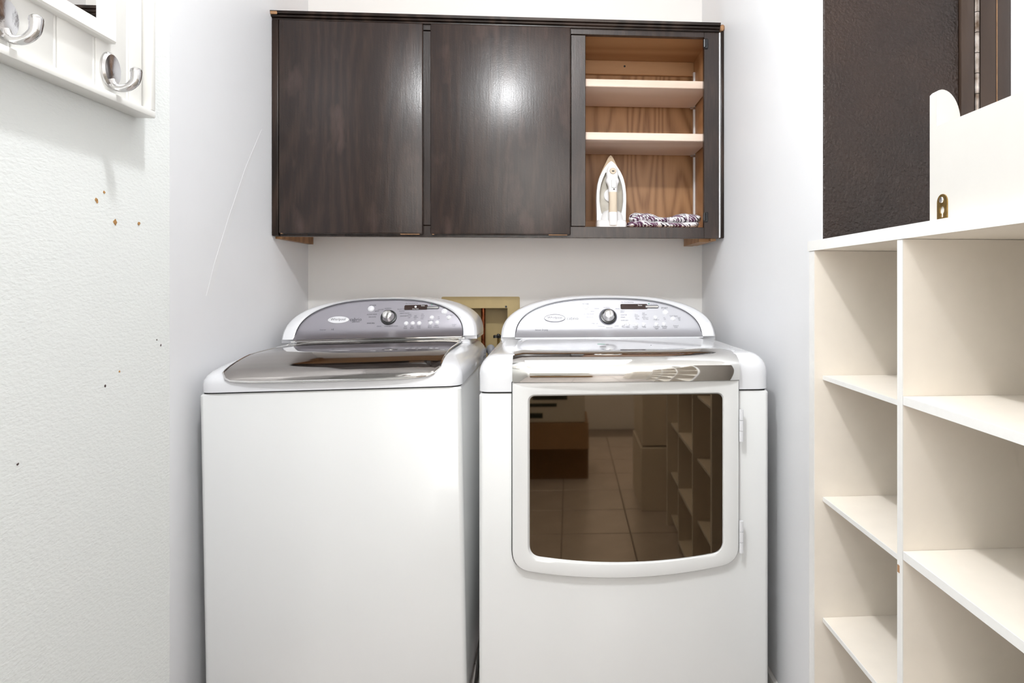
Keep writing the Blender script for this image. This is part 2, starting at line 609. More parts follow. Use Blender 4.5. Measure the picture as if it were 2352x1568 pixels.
# ------------------------------------------------------------------ wall cabinet
CY = 2.215
cab = thing('wall_cabinet', 'dark stained wooden wall cabinet with two slab doors and one open bay', 'cabinet', (-0.157, 2.37, 1.265))
P = lambda n, b, m, par=cab, **k: obj(n, b, m, par, **k)
P('side_panel', box(-0.9195, -0.900, CY + 0.02, YB - 0.003, 1.258, 1.99), M['oak'], smooth=False)
P('side_panel', box(0.566, 0.585, CY + 0.02, YB - 0.003, 1.258, 1.99), M['oakplain'], smooth=False)
P('divider', box(0.082, 0.10, CY + 0.02, YB - 0.02, 1.304, 1.972), M['oakplain'], smooth=False)
P('bottom_board', box(-0.900, 0.566, CY + 0.02, YB - 0.003, 1.286, 1.304), M['oakplain'], smooth=False)
P('top_board', box(-0.900, 0.566, CY + 0.02, YB - 0.003, 1.976, 1.99), M['oakplain'], smooth=False)
P('back_panel', box(-0.900, 0.566, YB - 0.02, YB - 0.012, 1.304, 1.976), M['oak'], smooth=False)
hr = P('hanging_rail', box(0.10, 0.566, YB - 0.036, YB - 0.02, 1.922, 1.976, 0.002, 1), M['oakplain'], smooth=False)
P('screw_hole', revolve([(0.004, 0), (0.004, 0.0012)], (0.292, YB - 0.0355, 1.954), n=12), M['black'], hr)
P('bottom_rail_cleat', box(0.10, 0.566, YB - 0.036, YB - 0.02, 1.304, 1.352, 0.002, 1), M['oakplain'], smooth=False)
P('wall_cleat', box(0.532, 0.566, CY + 0.05, YB - 0.003, 1.256, 1.286), M['oakplain'], smooth=False)
for (x0, x1, z0, z1) in ((-0.897, -0.86, 1.265, 1.985), (-0.44, -0.385, 1.305, 1.962), (0.074, 0.124, 1.305, 1.962),
                         (0.538, 0.5905, 1.265, 1.985)):
    P('stile', box(x0, x1, CY, CY + 0.02, z0, z1, 0.0012, 1), M['dark'])
P('rail', box(-0.86, 0.538, CY, CY + 0.02, 1.965, 1.985, 0.0012, 1), M['dark'])
P('rail', box(-0.86, 0.538, CY, CY + 0.02, 1.265, 1.3035, 0.0012, 1), M['dark'])
for (x0, x1) in ((-0.894, -0.4235), (-0.3995, 0.0725)):
    dr = P('door', box(x0, x1, CY - 0.02, CY - 0.0005, 1.273, 1.9815, 0.005, 3), M['dark'])
    for xa, xb in ((x0 + 0.006, x0 + 0.012), (x1 - 0.075, x1 - 0.012)):
        P('bare_edge', box(xa, xb, CY - 0.0185, CY - 0.006, 1.2722, 1.2738), M['rawwood'], dr, smooth=False)
ct = P('crown_trim', prism([(CY + 0.03, 1.984), (CY - 0.008, 1.984), (CY - 0.008, 1.989), (CY - 0.016, 1.991), (CY - 0.018, 1.996),
                       (CY - 0.013, 1.9985), (CY - 0.022, 2.000), (CY - 0.024, 2.0085), (CY + 0.03, 2.0085)], 'x', -0.9195, 0.591),
       M['darktrim'], smooth=False)
P('bare_corner', box(0.591, 0.6055, CY - 0.020, CY + 0.03, 1.985, 2.005, 0.004, 1), M['rawwood'], ct, smooth=False,
  label='chipped bare wood corner')
P('bare_corner', box(-0.9195, -0.897, CY - 0.0245, CY - 0.02, 1.996, 2.007, 0.002, 1), M['rawwood'], ct, smooth=False)
P('scribe_trim', box(-0.9195, -0.8975, CY - 0.012, CY + 0.02, 1.265, 1.984, 0.004, 2), M['darktrim'])
P('scribe_trim', box(0.5945, 0.6055, CY - 0.012, CY + 0.02, 1.265, 1.984, 0.003, 2), M['darktrim'])
P('caulk_line', box(0.5906, 0.5946, CY - 0.004, CY + 0.015, 1.268, 1.982), M['white_strip'], smooth=False,
  label='white gap beside the right stile')
for z0 in (1.794, 1.6085):
    s = P('shelf', box(0.1005, 0.562, CY + 0.024, YB - 0.042, z0, z0 + 0.0265, 0.002, 1), M['shelfwood'])
    for yy in (CY + 0.035, YB - 0.06):
        P('shelf_pin', box(0.546, 0.5655, yy, yy + 0.008, z0 - 0.009, z0 - 0.0005, 0.001, 1), M['steel'], s)
st = P('shelf_standard', box(0.559, 0.5655, YB - 0.058, YB - 0.044, 1.304, 1.93), M['white_strip'], smooth=False)
for z0 in (1.322, 1.925):
    hg = P('hinge', box(0.5365, 0.551, CY - 0.006, CY + 0.001, z0, z0 + 0.034, 0.002, 1), M['black'])
    P('hinge_knuckle', tube([(0.5385, CY - 0.005, z0 + 0.004), (0.5385, CY - 0.005, z0 + 0.030)], 0.005, 10), M['black'], hg)


# ------------------------------------------------------------------ consoles shared by both machines
def arch(cx, hw, h, n, N=56):
    out = []
    for k in range(N + 1):
        t = PI - PI * k / N
        c, s = math.cos(t), math.sin(t)
        out.append((cx + hw * math.copysign(abs(c) ** (2 / n), c), h * abs(s) ** (2 / n)))
    return out


SL = 0.52


def console(root, cx, y0, z0, hw, h, hwi, hi, yback, panel_mat):
    def Y(hh):
        return y0 + SL * hh

    def ring(w_, h_, off, yb=None, zoff=0.0):
        return [(x, (Y(z) + off) if yb is None else yb, z0 + z + zoff) for x, z in arch(cx, w_, h_, 2.5)]
    base_drop = 0.012
    rings = [ring(hwi + 0.001, hi + 0.0008, 0.006), ring(hwi + 0.002, hi + 0.0015, 0.0), ring(hwi + 0.010, hi + 0.0045, -0.004),
             ring(hw - 0.008, h - 0.004, -0.001), ring(hw - 0.002, h - 0.001, 0.006), ring(hw, h, 0.018), ring(hw, h, 0, yback)]
    bm = loft(rings, closed=False)
    # close the base and the back
    back = [bm.verts.new(p) for p in rings[-1]]
    bm.faces.new(back)
    box(cx - hw + 0.0005, cx + hw - 0.0005, y0 + 0.012, yback - 0.001, z0 - base_drop, z0 + 0.001, bm=bm)
    shell = obj('console', bm, M['plastic'], root)

    def PY(hh):
        y = Y(hh) + 0.003
        if hh < 0.028:
            y -= 0.019 * (1 - hh / 0.028) ** 2
        return y
    rows = [0, 0.002, 0.004, 0.007, 0.010, 0.014, 0.018, 0.022, 0.028] + [0.028 + (hi - 0.028) * (1 - (1 - k / 14) ** 1.7) for k in range(1, 15)]
    bm = bmesh.new()
    G = []
    for hh in rows:
        q = max(0.0, 1 - (min(hh, hi) / hi) ** 2.5) ** (1 / 2.5)
        G.append([bm.verts.new((cx + hwi * q * (-1 + 2 * k / 24), PY(hh), z0 + hh)) for k in range(25)])
    for a, b in zip(G[:-1], G[1:]):
        for k in range(24):
            bm.faces.new((a[k], a[k + 1], b[k + 1], b[k]))
    panel = obj('control_panel', bm, panel_mat, root, angle=60)
    # fine dark line round the panel
    line = [(x, Y(z) - 0.0015, z0 + z) for x, z in arch(cx, hwi + 0.0005, hi + 0.0005, 2.5)]
    obj('panel_outline', tube(line, 0.0011, 6), M['ink'], root)

    def fn(x, z, e=0.0006):
        return (x, PY(z - z0) - e, z)
    return shell, panel, fn


TILT = math.atan(SL)


def knob(root, panel, fn, x, z, dark):
    p = fn(x, z, 0)
    kb = obj('dial', revolve([(0.0265, 0), (0.0265, 0.003), (0.0255, 0.006), (0.023, 0.0065)], p, 'y', 32, tilt=TILT), M['black'], panel)
    prof = [(0.0205, 0.005), (0.0200, 0.012), (0.0165, 0.017), (0.0160, 0.024), (0.0145, 0.028), (0.010, 0.0300), (0.005, 0.0305), (0.0005, 0.0306)]
    obj('dial_cap', revolve(prof, p, 'y', 32, tilt=TILT), M['chrome'], panel)


def button(panel, fn, x, z, r, m='button'):
    p = fn(x, z, 0)
    obj('button', revolve([(r * 1.25, 0), (r * 1.2, 0.0012), (r, 0.0012), (r * 0.95, 0.003), (r * 0.6, 0.0042), (r * 0.02, 0.0045)], p, 'y', 18,
                          tilt=TILT), M[m], panel)


def rounded_stack(x0, x1, y0, y1, rows, r, seg=6):
    """rows of (z, side inset, front inset, back inset)"""
    rings = []
    for z, s, f_, b_ in rows:
        rings.append([(x, y, z) for x, y in rrect(x0 + s, x1 - s, y0 + f_, y1 - b_, r, seg)])
    return loft(rings)


def lettering(panel, fn, items, m, name='lettering'):
    bm = bmesh.new()
    for it in items:
        add_text(bm, it[0], it[1], it[2], it[3], fn, *(it[4:] if len(it) > 4 else ()))
    o = obj(name, bm, m, panel, smooth=False)
    o['kind'] = 'stuff'
    return o


def slab_on(fn, x0, x1, z0, z1, r, th, bm=None):
    pts = rrect(x0, x1, z0, z1, r, 4)
    return loft([[fn(x, z, 0.0) for x, z in pts], [fn(x, z, th) for x, z in pts]], bm=bm)


# ------------------------------------------------------------------ dryer
DX0, DX1, DY0, DY1 = -0.1755, 0.5625, 1.62, 2.36
dc = (DX0 + DX1) / 2
dry = thing('clothes_dryer', 'white front-loading dryer with a brown glass door and bright silver control panel', 'dryer', (dc, 1.99, 0))
P = lambda n, b, m, par=dry, **k: obj(n, b, m, par, **k)
P('body', rounded_stack(DX0, DX1, DY0, DY1, [(0.02, 0, 0, 0), (0.826, 0, 0, 0), (0.831, 0.003, 0.003, 0)], 0.012), M['enamel'])
for x in (DX0 + 0.06, DX1 - 0.06):
    for y in (DY0 + 0.06, DY1 - 0.06):
        P('foot', revolve([(0.022, 0), (0.022, 0.008), (0.012, 0.012), (0.012, 0.021)], (x, y, 0), 'z', 14), M['black'])
P('seam', rounded_stack(DX0 + 0.006, DX1 - 0.006, DY0 + 0.006, DY1 - 0.006, [(0.83, 0, 0, 0), (0.837, 0, 0, 0)], 0.012), M['gap'])
deckrows = [(0.8355, 0, 0, 0), (0.868, 0, 0, 0)] + [
    (0.880 + 0.046 * math.sin(a), 0.040 * (1 - math.cos(a)), 0.034 * (1 - math.cos(a)), 0.02 * (1 - math.cos(a)))
    for a in [PI / 2 * k / 7 for k in range(8)]]
P('top_deck', rounded_stack(DX0 - 0.001, DX1 + 0.001, DY0 - 0.002, DY1, deckrows, 0.03), M['plastic'])
# raised centre of the deck behind the chrome bar
rows = [(0.920, 0, 0, 0), (0.9275, 0.004, 0.004, 0.0), (0.9295, 0.014, 0.014, 0.0)]
P('deck_panel', rounded_stack(DX0 + 0.075, DX1 - 0.062, DY0 + 0.05, DY1 - 0.12, rows, 0.03), M['plastic'])


def door_outline(x0, x1, zt, zc, zm, rt, rb, grow=0.0):
    x0, x1, zt, zc, zm = x0 - grow, x1 + grow, zt + grow, zc - grow, zm - grow
    rt, rb = max(rt + grow, 0.001), rb + grow
    cx, hw = (x0 + x1) / 2, (x1 - x0) / 2

    def zb(x):
        return zm + (zc - zm) * ((x - cx) / hw) ** 2
    pts = []
    for k in range(6):
        a = math.radians(90 + 18 * k)
        pts.append((x0 + rt + rt * math.cos(a), zt - rt + rt * math.sin(a)))
    for k in range(9):                                     # lower left corner
        t = k / 8
        a, b, c = Vector((x0, zb(x0) + rb)), Vector((x0, zb(x0))), Vector((x0 + rb, zb(x0 + rb)))
        q = a * (1 - t) ** 2 + b * 2 * t * (1 - t) + c * t * t
        pts.append((q.x, q.y))
    for k in range(1, 20):
        x = x0 + rb + (2 * hw - 2 * rb) * k / 20
        pts.append((x, zb(x)))
    for k in range(9):
        t = k / 8
        a, b, c = Vector((x1 - rb, zb(x1 - rb))), Vector((x1, zb(x1))), Vector((x1, zb(x1) + rb))
        q = a * (1 - t) ** 2 + b * 2 * t * (1 - t) + c * t * t
        pts.append((q.x, q.y))
    for k in range(6):
        a = math.radians(0 + 18 * k)
        pts.append((x1 - rt + rt * math.cos(a), zt - rt + rt * math.sin(a)))
    return pts


DO = (-0.092, 0.481, 0.860, 0.397, 0.366, 0.002, 0.045)
DG = (-0.049, 0.437, 0.8245, 0.428, 0.4055, 0.012, 0.026)
YF = 1.607


def ring_at(spec, y, grow=0.0):
    return [(x, y, z) for x, z in door_outline(*spec, grow=grow)]


P('door_gap_shade', loft([ring_at(DO, 1.6195, 0.0025), ring_at(DO, 1.6175, 0.0025)]), M['gap'], smooth=False)  # dark sheet standing in for the shaded gap round the door
door = P('door', loft([ring_at(DO, 1.6185), ring_at(DO, YF + 0.004), ring_at(DO, YF + 0.001, -0.002), ring_at(DO, YF, -0.006),
                       ring_at(DG, YF, 0.010), ring_at(DG, YF + 0.0012, 0.005), ring_at(DG, YF + 0.006, 0.001), ring_at(DG, YF + 0.009, 0.0)],
                      cap0=True, cap1=False), M['enamel'])
P('door_glass', loft([[(x, y - 0.015 * (x - 0.194), z) for x, y, z in rg] for rg in (ring_at(DG, YF + 0.0090, 0.001), ring_at(DG, YF + 0.0060, 0.0005))]), M['glass'], door)
for z0 in (0.706, 0.424):
    bm = bmesh.new()
    for k in range(3):
        tube([(0.4848, 1.603, z0 + k * 0.0272), (0.4848, 1.603, z0 + k * 0.0272 + 0.0262)], 0.0052, 12, bm)
    P('hinge', bm, M['plastic'])
# chrome bar over the door
prof = [(1.601, 0.8615), (1.598, 0.873), (1.5975, 0.886), (1.600, 0.899), (1.606, 0.910), (1.615, 0.919), (1.628, 0.9255), (1.648, 0.9295),
        (1.672, 0.9315), (1.69, 0.9325), (1.69, 0.925), (1.63, 0.915), (1.62, 0.862)]
rings = []
for k in range(25):
    s = -1 + 2 * k / 24
    x = 0.1945 + 0.2862 * s
    bow = 0.010 * (1 - s * s)
    tip = max(0.0, (abs(s) - 0.93) / 0.07) ** 2
    rings.append([(x, y - (bow if i < 9 else 0) + (bow * 0.9 if 6 < i < 10 else 0) + tip * (0.004 if i < 9 else 0),
                   z - tip * (0.004 if 4 < i < 11 else 0)) for i, (y, z) in enumerate(prof)])
P('chrome_bar', loft(rings), M['chrome'], angle=50)
for (x, y, s, k) in ((0.150, 1.875, 0.011, 'green'), (0.148, 1.79, 0.009, 'scuff'), (0.168, 1.868, 0.004, 'scuff'), (0.29, 1.83, 0.002, 'scuff')):
    poly = [(x + s * random.uniform(0.6, 1.2) * math.cos(a), y + 0.55 * s * random.uniform(0.3, 1.1) * math.sin(a))
            for a in [2 * PI * i / 10 for i in range(10)]]
    P('paint_scuff', prism(poly, 'z', 0.929, 0.9302), M[k], smooth=False)

zC = 0.9335
csh, pan, fn = console(dry, 0.197, 2.105, zC, 0.355, 0.134, 0.3065, 0.1225, DY1 - 0.01, M['silver_d'])
P('console_lip', box(0.197 - 0.307, 0.197 + 0.307, 2.086, 2.10, zC - 0.0045, zC - 0.0005, 0.0012, 2), M['plastic'], csh)
knob(dry, pan, fn, 0.196, 0.9965, False)
bm = revolve([(0.0305, 0), (0.0305, 0.0006)], fn(0.195, 0.9965, 0), 'y', 40, tilt=TILT)
P('dial_ring', bm, M['ink2'], pan)
P('badge', revolve([(0.034, 0), (0.034, 0.001), (0.032, 0.002), (0.001, 0.0022)], fn(0.0175, 0.9925, 0), 'y', 36, sz=0.37, tilt=TILT), M['button'], pan)
P('badge_rim', tube([fn(0.0175 + 0.0345 * math.cos(a), 0.9925 + 0.0125 * math.sin(a), 0.001) for a in [2 * PI * k / 40 for k in range(41)]], 0.0009, 6),
  M['ink2'], pan)
lettering(pan, lambda x, z: fn(x, z, 0.0028), [('Whirlpool', 0.0115, 0.0175, 0.9945)], M['ink2'])
lettering(pan, fn, [('cabrio', 0.0155, 0.057, 0.9915, 'LEFT'), ('POWER', 0.0062, 0.121, 1.0385), ('START', 0.0080, 0.388, 1.0245),
                    ('Sensor Drying', 0.0072, -0.026, 0.9555), ('Time Adjust', 0.0055, 0.252, 0.9635), ('Dryness', 0.0055, 0.285, 0.9635),
                    ('Level', 0.0055, 0.285, 0.9585), ('Temp', 0.0060, 0.313, 0.9635), ('Cycle End', 0.0055, 0.355, 0.9635), ('Signal', 0.0055, 0.355, 0.9585),
                    ('Wrinkle', 0.0060, 0.3815, 0.9645), ('Shield', 0.0060, 0.3815, 0.9595), ('Control', 0.0055, 0.420, 0.9665), ('Lock', 0.0055, 0.420, 0.9617)],
          M['ink'])
lettering(pan, fn, [('platinum', 0.0075, 0.072, 0.9835, 'LEFT', 0.25), ('Fast', 0.0070, -0.026, 0.9635), ('NORMAL', 0.0056, 0.192, 1.027),
                    ('CASUAL', 0.0050, 0.158, 1.0235), ('JEANS', 0.0050, 0.144, 1.0145), ('ACTIVE WEAR', 0.0052, 0.131, 1.0055),
                    ('DELICATE', 0.0052, 0.134, 0.9955), ('BULKY ITEMS', 0.0052, 0.2215, 1.0225, 'LEFT'), ('HEAVY', 0.0050, 0.237, 1.0155, 'LEFT'),
                    ('DUTY', 0.0050, 0.237, 1.0105, 'LEFT'), ('SANITIZE', 0.0052, 0.237, 1.0025, 'LEFT'), ('STEAM', 0.0050, 0.237, 0.9945, 'LEFT'),
                    ('RAPID DRY', 0.0050, 0.237, 0.9845, 'LEFT'), ('TIMED DRY', 0.0050, 0.150, 0.9745), ('TOUCH UP', 0.0048, 0.170, 0.9655),
                    ('RACK DRY', 0.0046, 0.198, 0.9615), ('QUICK', 0.0046, 0.222, 0.9665), ('Est. Time Remaining', 0.0050, 0.263, 1.0445),
                    ('Eco Monitor', 0.0050, 0.353, 1.0375), ('Pause', 0.0050, 0.388, 1.0180), ('More', 0.0050, 0.290, 1.0035), ('Normal', 0.0050, 0.292, 0.9985),
                    ('Less', 0.0050, 0.290, 0.9935), ('Damp', 0.0050, 0.293, 0.9885), ('High', 0.0050, 0.315, 1.0085), ('Medium', 0.0050, 0.318, 1.0035),
                    ('Low', 0.0050, 0.316, 0.9985), ('Extra Low', 0.0050, 0.320, 0.9935), ('Air Only', 0.0050, 0.321, 0.9885), ('EcoBoost', 0.0050, 0.357, 0.9865),
                    ('On', 0.0050, 0.384, 0.9925), ('Off', 0.0050, 0.385, 0.9875), ('Cycle Signal', 0.0055, 0.416, 0.9985), ('Loud', 0.0048, 0.434, 0.9935),
                    ('Soft', 0.0048, 0.434, 0.9890), ('Off', 0.0048, 0.434, 0.9845)], M['ink2'])
P('display', slab_on(fn, 0.2385, 0.330, 1.0215, 1.0385, 0.004, 0.0012), M['display'], pan)
lettering(pan, lambda x, z: fn(x, z, 0.0018), [('Sense', 0.0062, 0.305, 1.034)], M['inkw'])
P('monitor_light', slab_on(fn, 0.3235, 0.3665, 1.0265, 1.0325, 0.0028, 0.003), M['chrome'], pan)
P('monitor_bezel', slab_on(fn, 0.3215, 0.3680, 1.0245, 1.0345, 0.0045, 0.0016), M['ink'], pan)
P('leaf_mark', slab_on(fn, 0.3335, 0.338, 1.0375, 1.0405, 0.0012, 0.0008), M['green'], pan)
for (x, z, r) in ((0.121, 1.0285, 0.0085), (0.389, 1.0095, 0.0085), (0.414, 0.9895, 0.0070), (0.244, 0.972, 0.0058), (0.2605, 0.972, 0.0058),
                  (0.287, 0.972, 0.0062), (0.3135, 0.972, 0.0062), (0.355, 0.972, 0.0062), (0.381, 0.972, 0.0062), (0.354, 0.9935, 0.0062)):
    button(pan, fn, x, z, r)

# ------------------------------------------------------------------ washer (leans slightly to the left)
WX0, WX1, WY0, WY1 = -0.8685, -0.2135, 1.69, 2.39
wc = (WX0 + WX1) / 2
was = thing('washing_machine', 'white top-loading washing machine with a smoked mirror lid and dark silver panel', 'washing machine', (wc, 2.04, 0))
P = lambda n, b, m, par=was, **k: obj(n, b, m, par, **k)
P('body', rounded_stack(WX0, WX1, WY0, WY1, [(0.02, 0, 0, 0), (0.822, 0, 0, 0), (0.8265, 0.003, 0.003, 0)], 0.012), M['enamel'])
for x in (WX0 + 0.06, WX1 - 0.06):
    for y in (WY0 + 0.06, WY1 - 0.06):
        P('foot', revolve([(0.022, 0), (0.022, 0.008), (0.012, 0.012), (0.012, 0.021)], (x, y, 0), 'z', 14), M['black'])
P('seam', rounded_stack(WX0 + 0.006, WX1 - 0.006, WY0 + 0.006, WY1 - 0.006, [(0.826, 0, 0, 0), (0.832, 0, 0, 0)], 0.012), M['gap'])
rows = [(0.8305, 0, 0, 0), (0.850, 0, 0, 0), (0.862, 0.002, 0.003, 0), (0.871, 0.006, 0.011, 0.002), (0.880, 0.012, 0.027, 0.004), (0.888, 0.020, 0.055, 0.006),
        (0.8955, 0.030, 0.090, 0.01), (0.9015, 0.040, 0.13, 0.015), (0.9035, 0.052, 0.16, 0.02)]
P('top_deck', rounded_stack(WX0 - 0.001, WX1 + 0.001, WY0 - 0.004, WY1, rows, 0.035), M['plastic'])
# hinge shelf behind the lid, up to the console
P('hinge_shelf', rounded_stack(WX0 + 0.034, WX1 - 0.030, 2.13, WY1 - 0.01, [(0.885, 0, 0, 0), (0.904, 0, 0, 0), (0.911, 0.004, 0.006, 0), (0.9135, 0.012, 0.016, 0)], 0.02), M['plastic'])


def lid_profile(t):
    pts = [(2.156, 0.9165), (2.02, 0.9158), (1.91, 0.9148), (1.855, 0.9132), (1.816, 0.9090), (1.776, 0.9025), (1.741, 0.8955), (1.713, 0.8875), (1.695, 0.8775), (1.6855, 0.8670), (1.6805, 0.8565)]
    f_ = t * (len(pts) - 1)
    i = min(int(f_), len(pts) - 2)
    a, b = pts[i], pts[i + 1]
    return (a[0] + (b[0] - a[0]) * (f_ - i), a[1] + (b[1] - a[1]) * (f_ - i))


lx0, lx1 = -0.815, -0.2685
G = []
NU, NV = 40, 36
for i in range(NU + 1):
    s = -1 + 2 * i / NU
    x = (lx0 + lx1) / 2 + (lx1 - lx0) / 2 * s
    tend = 1.0 - 0.115 * abs(s) ** 6 - 0.14 * max(0, (abs(s) - 0.9) / 0.1) ** 2
    col = []
    for j in range(NV + 1):
        t = tend * j / NV
        y, z = lid_profile(t)
        y -= 0.006 * (1 - s * s) * max(0, (t - 0.4) / 0.6)
        col.append(Vector((x, y, z - 0.0045 * s ** 8)))
    G.append(col)
bm = bmesh.new()
top = [[bm.verts.new(p) for p in col] for col in G]
bot = [[bm.verts.new(p - Vector((0, -0.001, 0.0042))) for p in col] for col in G]
for i in range(NU):
    for j in range(NV):
        bm.faces.new((top[i][j], top[i + 1][j], top[i + 1][j + 1], top[i][j + 1]))
        bm.faces.new((bot[i][j + 1], bot[i + 1][j + 1], bot[i + 1][j], bot[i][j]))
for i in range(NU):
    bm.faces.new((top[i][0], bot[i][0], bot[i + 1][0], top[i + 1][0]))
    bm.faces.new((top[i + 1][NV], bot[i + 1][NV], bot[i][NV], top[i][NV]))
for j in range(NV):
    bm.faces.new((top[0][j + 1], bot[0][j + 1], bot[0][j], top[0][j]))
    bm.faces.new((top[NU][j], bot[NU][j], bot[NU][j + 1], top[NU][j + 1]))
lid = P('lid', bm, M['lid'], angle=50)
edge = [G[0][j] for j in range(NV + 1)] + [G[i][NV] for i in range(1, NU + 1)] + [G[NU][j] for j in range(NV - 1, -1, -1)]
P('lid_trim', tube([p - Vector((0, 0, 0.001)) for p in edge], 0.0026, 8), M['chrome'], lid)
# chrome strip along the lid hinge
P('hinge_strip', tube([(lx0 - 0.004, 2.152, 0.9175), (lx1 + 0.006, 2.152, 0.9175)], 0.0036, 12), M['chrome'])
P('hinge_cover', box(lx0 + 0.004, lx1 - 0.002, 2.150, 2.168, 0.917, 0.9262, 0.002, 2), M['lid'])
zW = 0.9255
wx = -0.5395
csh, pan, fn = console(was, wx, 2.155, zW, 0.316, 0.130, 0.270, 0.1225, WY1 - 0.01, M['silver_w'])
knob(was, pan, fn, -0.5165, 0.9885, True)
P('badge', revolve([(0.034, 0), (0.034, 0.001), (0.032, 0.002), (0.001, 0.0022)], fn(-0.680, 0.9845, 0), 'y', 36, sz=0.37, tilt=TILT), M['button'], pan)
lettering(pan, lambda x, z: fn(x, z, 0.0028), [('Whirlpool', 0.0115, -0.680, 0.9865)], M['ink'])
lettering(pan, fn, [('cabrio', 0.0155, -0.643, 0.9845, 'LEFT'), ('POWER', 0.0062, -0.573, 1.0295), ('START', 0.0072, -0.331, 1.017),
                    ('Soil', 0.0055, -0.4590, 0.9585), ('Level', 0.0055, -0.4590, 0.9535), ('Spin', 0.0055, -0.4375, 0.9585), ('Speed', 0.0055, -0.4375, 0.9535),
                    ('Water', 0.0055, -0.4155, 0.9585), ('Temp', 0.0055, -0.4155, 0.9535), ('Extra', 0.0055, -0.379, 0.9585), ('Rinse', 0.0055, -0.379, 0.9535),
                    ('Fabric', 0.0055, -0.3575, 0.9595), ('Softener', 0.0055, -0.3575, 0.9545), ('EcoBoost', 0.0050, -0.377, 0.9755)], M['ink'])
lettering(pan, fn, [('platinum', 0.0070, -0.634, 0.9775, 'LEFT', 0.25), ('NORMAL', 0.0054, -0.5215, 1.0185), ('JEANS', 0.0050, -0.5575, 1.0105), ('COLORS', 0.0050, -0.546, 1.015),
                    ('ACTIVE WEAR', 0.0052, -0.573, 1.0000), ('DELICATE', 0.0052, -0.571, 0.9915), ('RINSE SPIN', 0.0052, -0.573, 0.9715), ('DRAIN', 0.0048, -0.545, 0.961),
                    ('SOAK', 0.0048, -0.5215, 0.9605), ('QUICK WASH', 0.0048, -0.499, 0.9605), ('BULKY ITEMS', 0.0052, -0.4905, 1.015, 'LEFT'), ('WHITES', 0.0052, -0.485, 1.0085, 'LEFT'),
                    ('HEAVY DUTY', 0.0052, -0.4815, 1.0015, 'LEFT'), ('SANITARY', 0.0052, -0.480, 0.9925, 'LEFT'), ('Est. Time Remaining', 0.0048, -0.445, 1.0345),
                    ('Heavy', 0.0046, -0.449, 0.9975), ('Normal', 0.0046, -0.449, 0.9925), ('Light', 0.0046, -0.449, 0.9875), ('High', 0.0046, -0.429, 0.9925), ('Medium', 0.0046, -0.427, 0.9875),
                    ('Low', 0.0046, -0.429, 0.9825), ('Hot', 0.0046, -0.406, 0.9975), ('Warm', 0.0046, -0.405, 0.9925), ('Cool', 0.0046, -0.406, 0.9875), ('Cold', 0.0046, -0.407, 0.9825),
                    ('On', 0.0046, -0.352, 0.9875), ('Off', 0.0046, -0.352, 0.9815), ('Cycle Signal', 0.0048, -0.316, 0.9925), ('Control', 0.0045, -0.300, 0.9615), ('Lock', 0.0045, -0.300, 0.957),
                    ('Inverter', 0.0062, -0.725, 0.954), ('HE', 0.0075, -0.694, 0.954), ('Eco Monitor', 0.0046, -0.373, 1.0285)], M['ink'], 'fine_lettering')
P('display', slab_on(fn, -0.4685, -0.391, 1.0125, 1.0285, 0.004, 0.0012), M['display'], pan)
lettering(pan, lambda x, z: fn(x, z, 0.0018), [('Sense', 0.0052, -0.407, 1.0255), ('Delay Wash', 0.0042, -0.431, 1.0152)], M['inkw'])
P('display_button', revolve([(0.0038, 0.001), (0.0036, 0.0025), (0.001, 0.003)], fn(-0.431, 1.0215, 0), 'y', 14, tilt=TILT), M['button'], pan)
P('monitor_light', slab_on(fn, -0.392, -0.3545, 1.0160, 1.0215, 0.0026, 0.003), M['chrome'], pan)
P('monitor_bezel', slab_on(fn, -0.394, -0.3525, 1.0140, 1.0235, 0.0042, 0.0016), M['ink'], pan)
P('leaf_mark', slab_on(fn, -0.380, -0.376, 1.027, 1.0295, 0.001, 0.0008), M['green'], pan)
for (x, z, r) in ((-0.578, 1.0190, 0.0085), (-0.334, 1.0045, 0.0082), (-0.318, 0.9845, 0.0068), (-0.4575, 0.9685, 0.0058), (-0.436, 0.9685, 0.0058), (-0.4145, 0.9685, 0.0058),
                  (-0.377, 0.9685, 0.0058), (-0.3555, 0.9695, 0.0058), (-0.3745, 0.986, 0.0058)):
    button(pan, fn, x, z, r)
was.rotation_euler = (0, -0.0185, 0)
was.location = (wc, 2.04, 0.005)

# ------------------------------------------------------------------ hose and cord between the machines
pth = smooth_path([(-0.232, 2.515, 0.850), (-0.222, 2.470, 0.862), (-0.217, 2.435, 0.84), (-0.217, 2.43, 0.78), (-0.23, 2.43, 0.60), (-0.25, 2.43, 0.30), (-0.25, 2.43, 0.06)], 14)
rads = [0.0125 + (0.0022 if k % 2 else -0.0008) for k in range(len(pth))]
hs = obj('drain_hose', tube(pth, rads, 12), M['hose'])
tag(hs, 'grey ribbed drain hose bending down behind the gap between the two machines', 'hose')
pth = smooth_path([(-0.190, 2.518, 0.838), (-0.19, 2.490, 0.836), (-0.172, 2.45, 0.82), (-0.165, 2.42, 0.70), (-0.17, 2.43, 0.40), (-0.17, 2.43, 0.1)], 10)
hs = obj('supply_hose', tube(pth, 0.0105, 12), M['steel'])
tag(hs, 'bright steel water hose running from the valve down behind the dryer', 'hose')
pth = smooth_path([(-0.203, 1.70, 0.0055), (-0.201, 1.80, 0.02), (-0.197, 1.93, 0.12), (-0.190, 2.05, 0.17), (-0.190, 2.20, 0.35), (-0.188, 2.37, 0.50), (-0.188, 2.40, 0.62)], 8)
cd = obj('power_cord', tube(pth, 0.0045, 8), M['cord'])
tag(cd, 'black power cord hanging in the narrow gap between washer and dryer', 'cord')

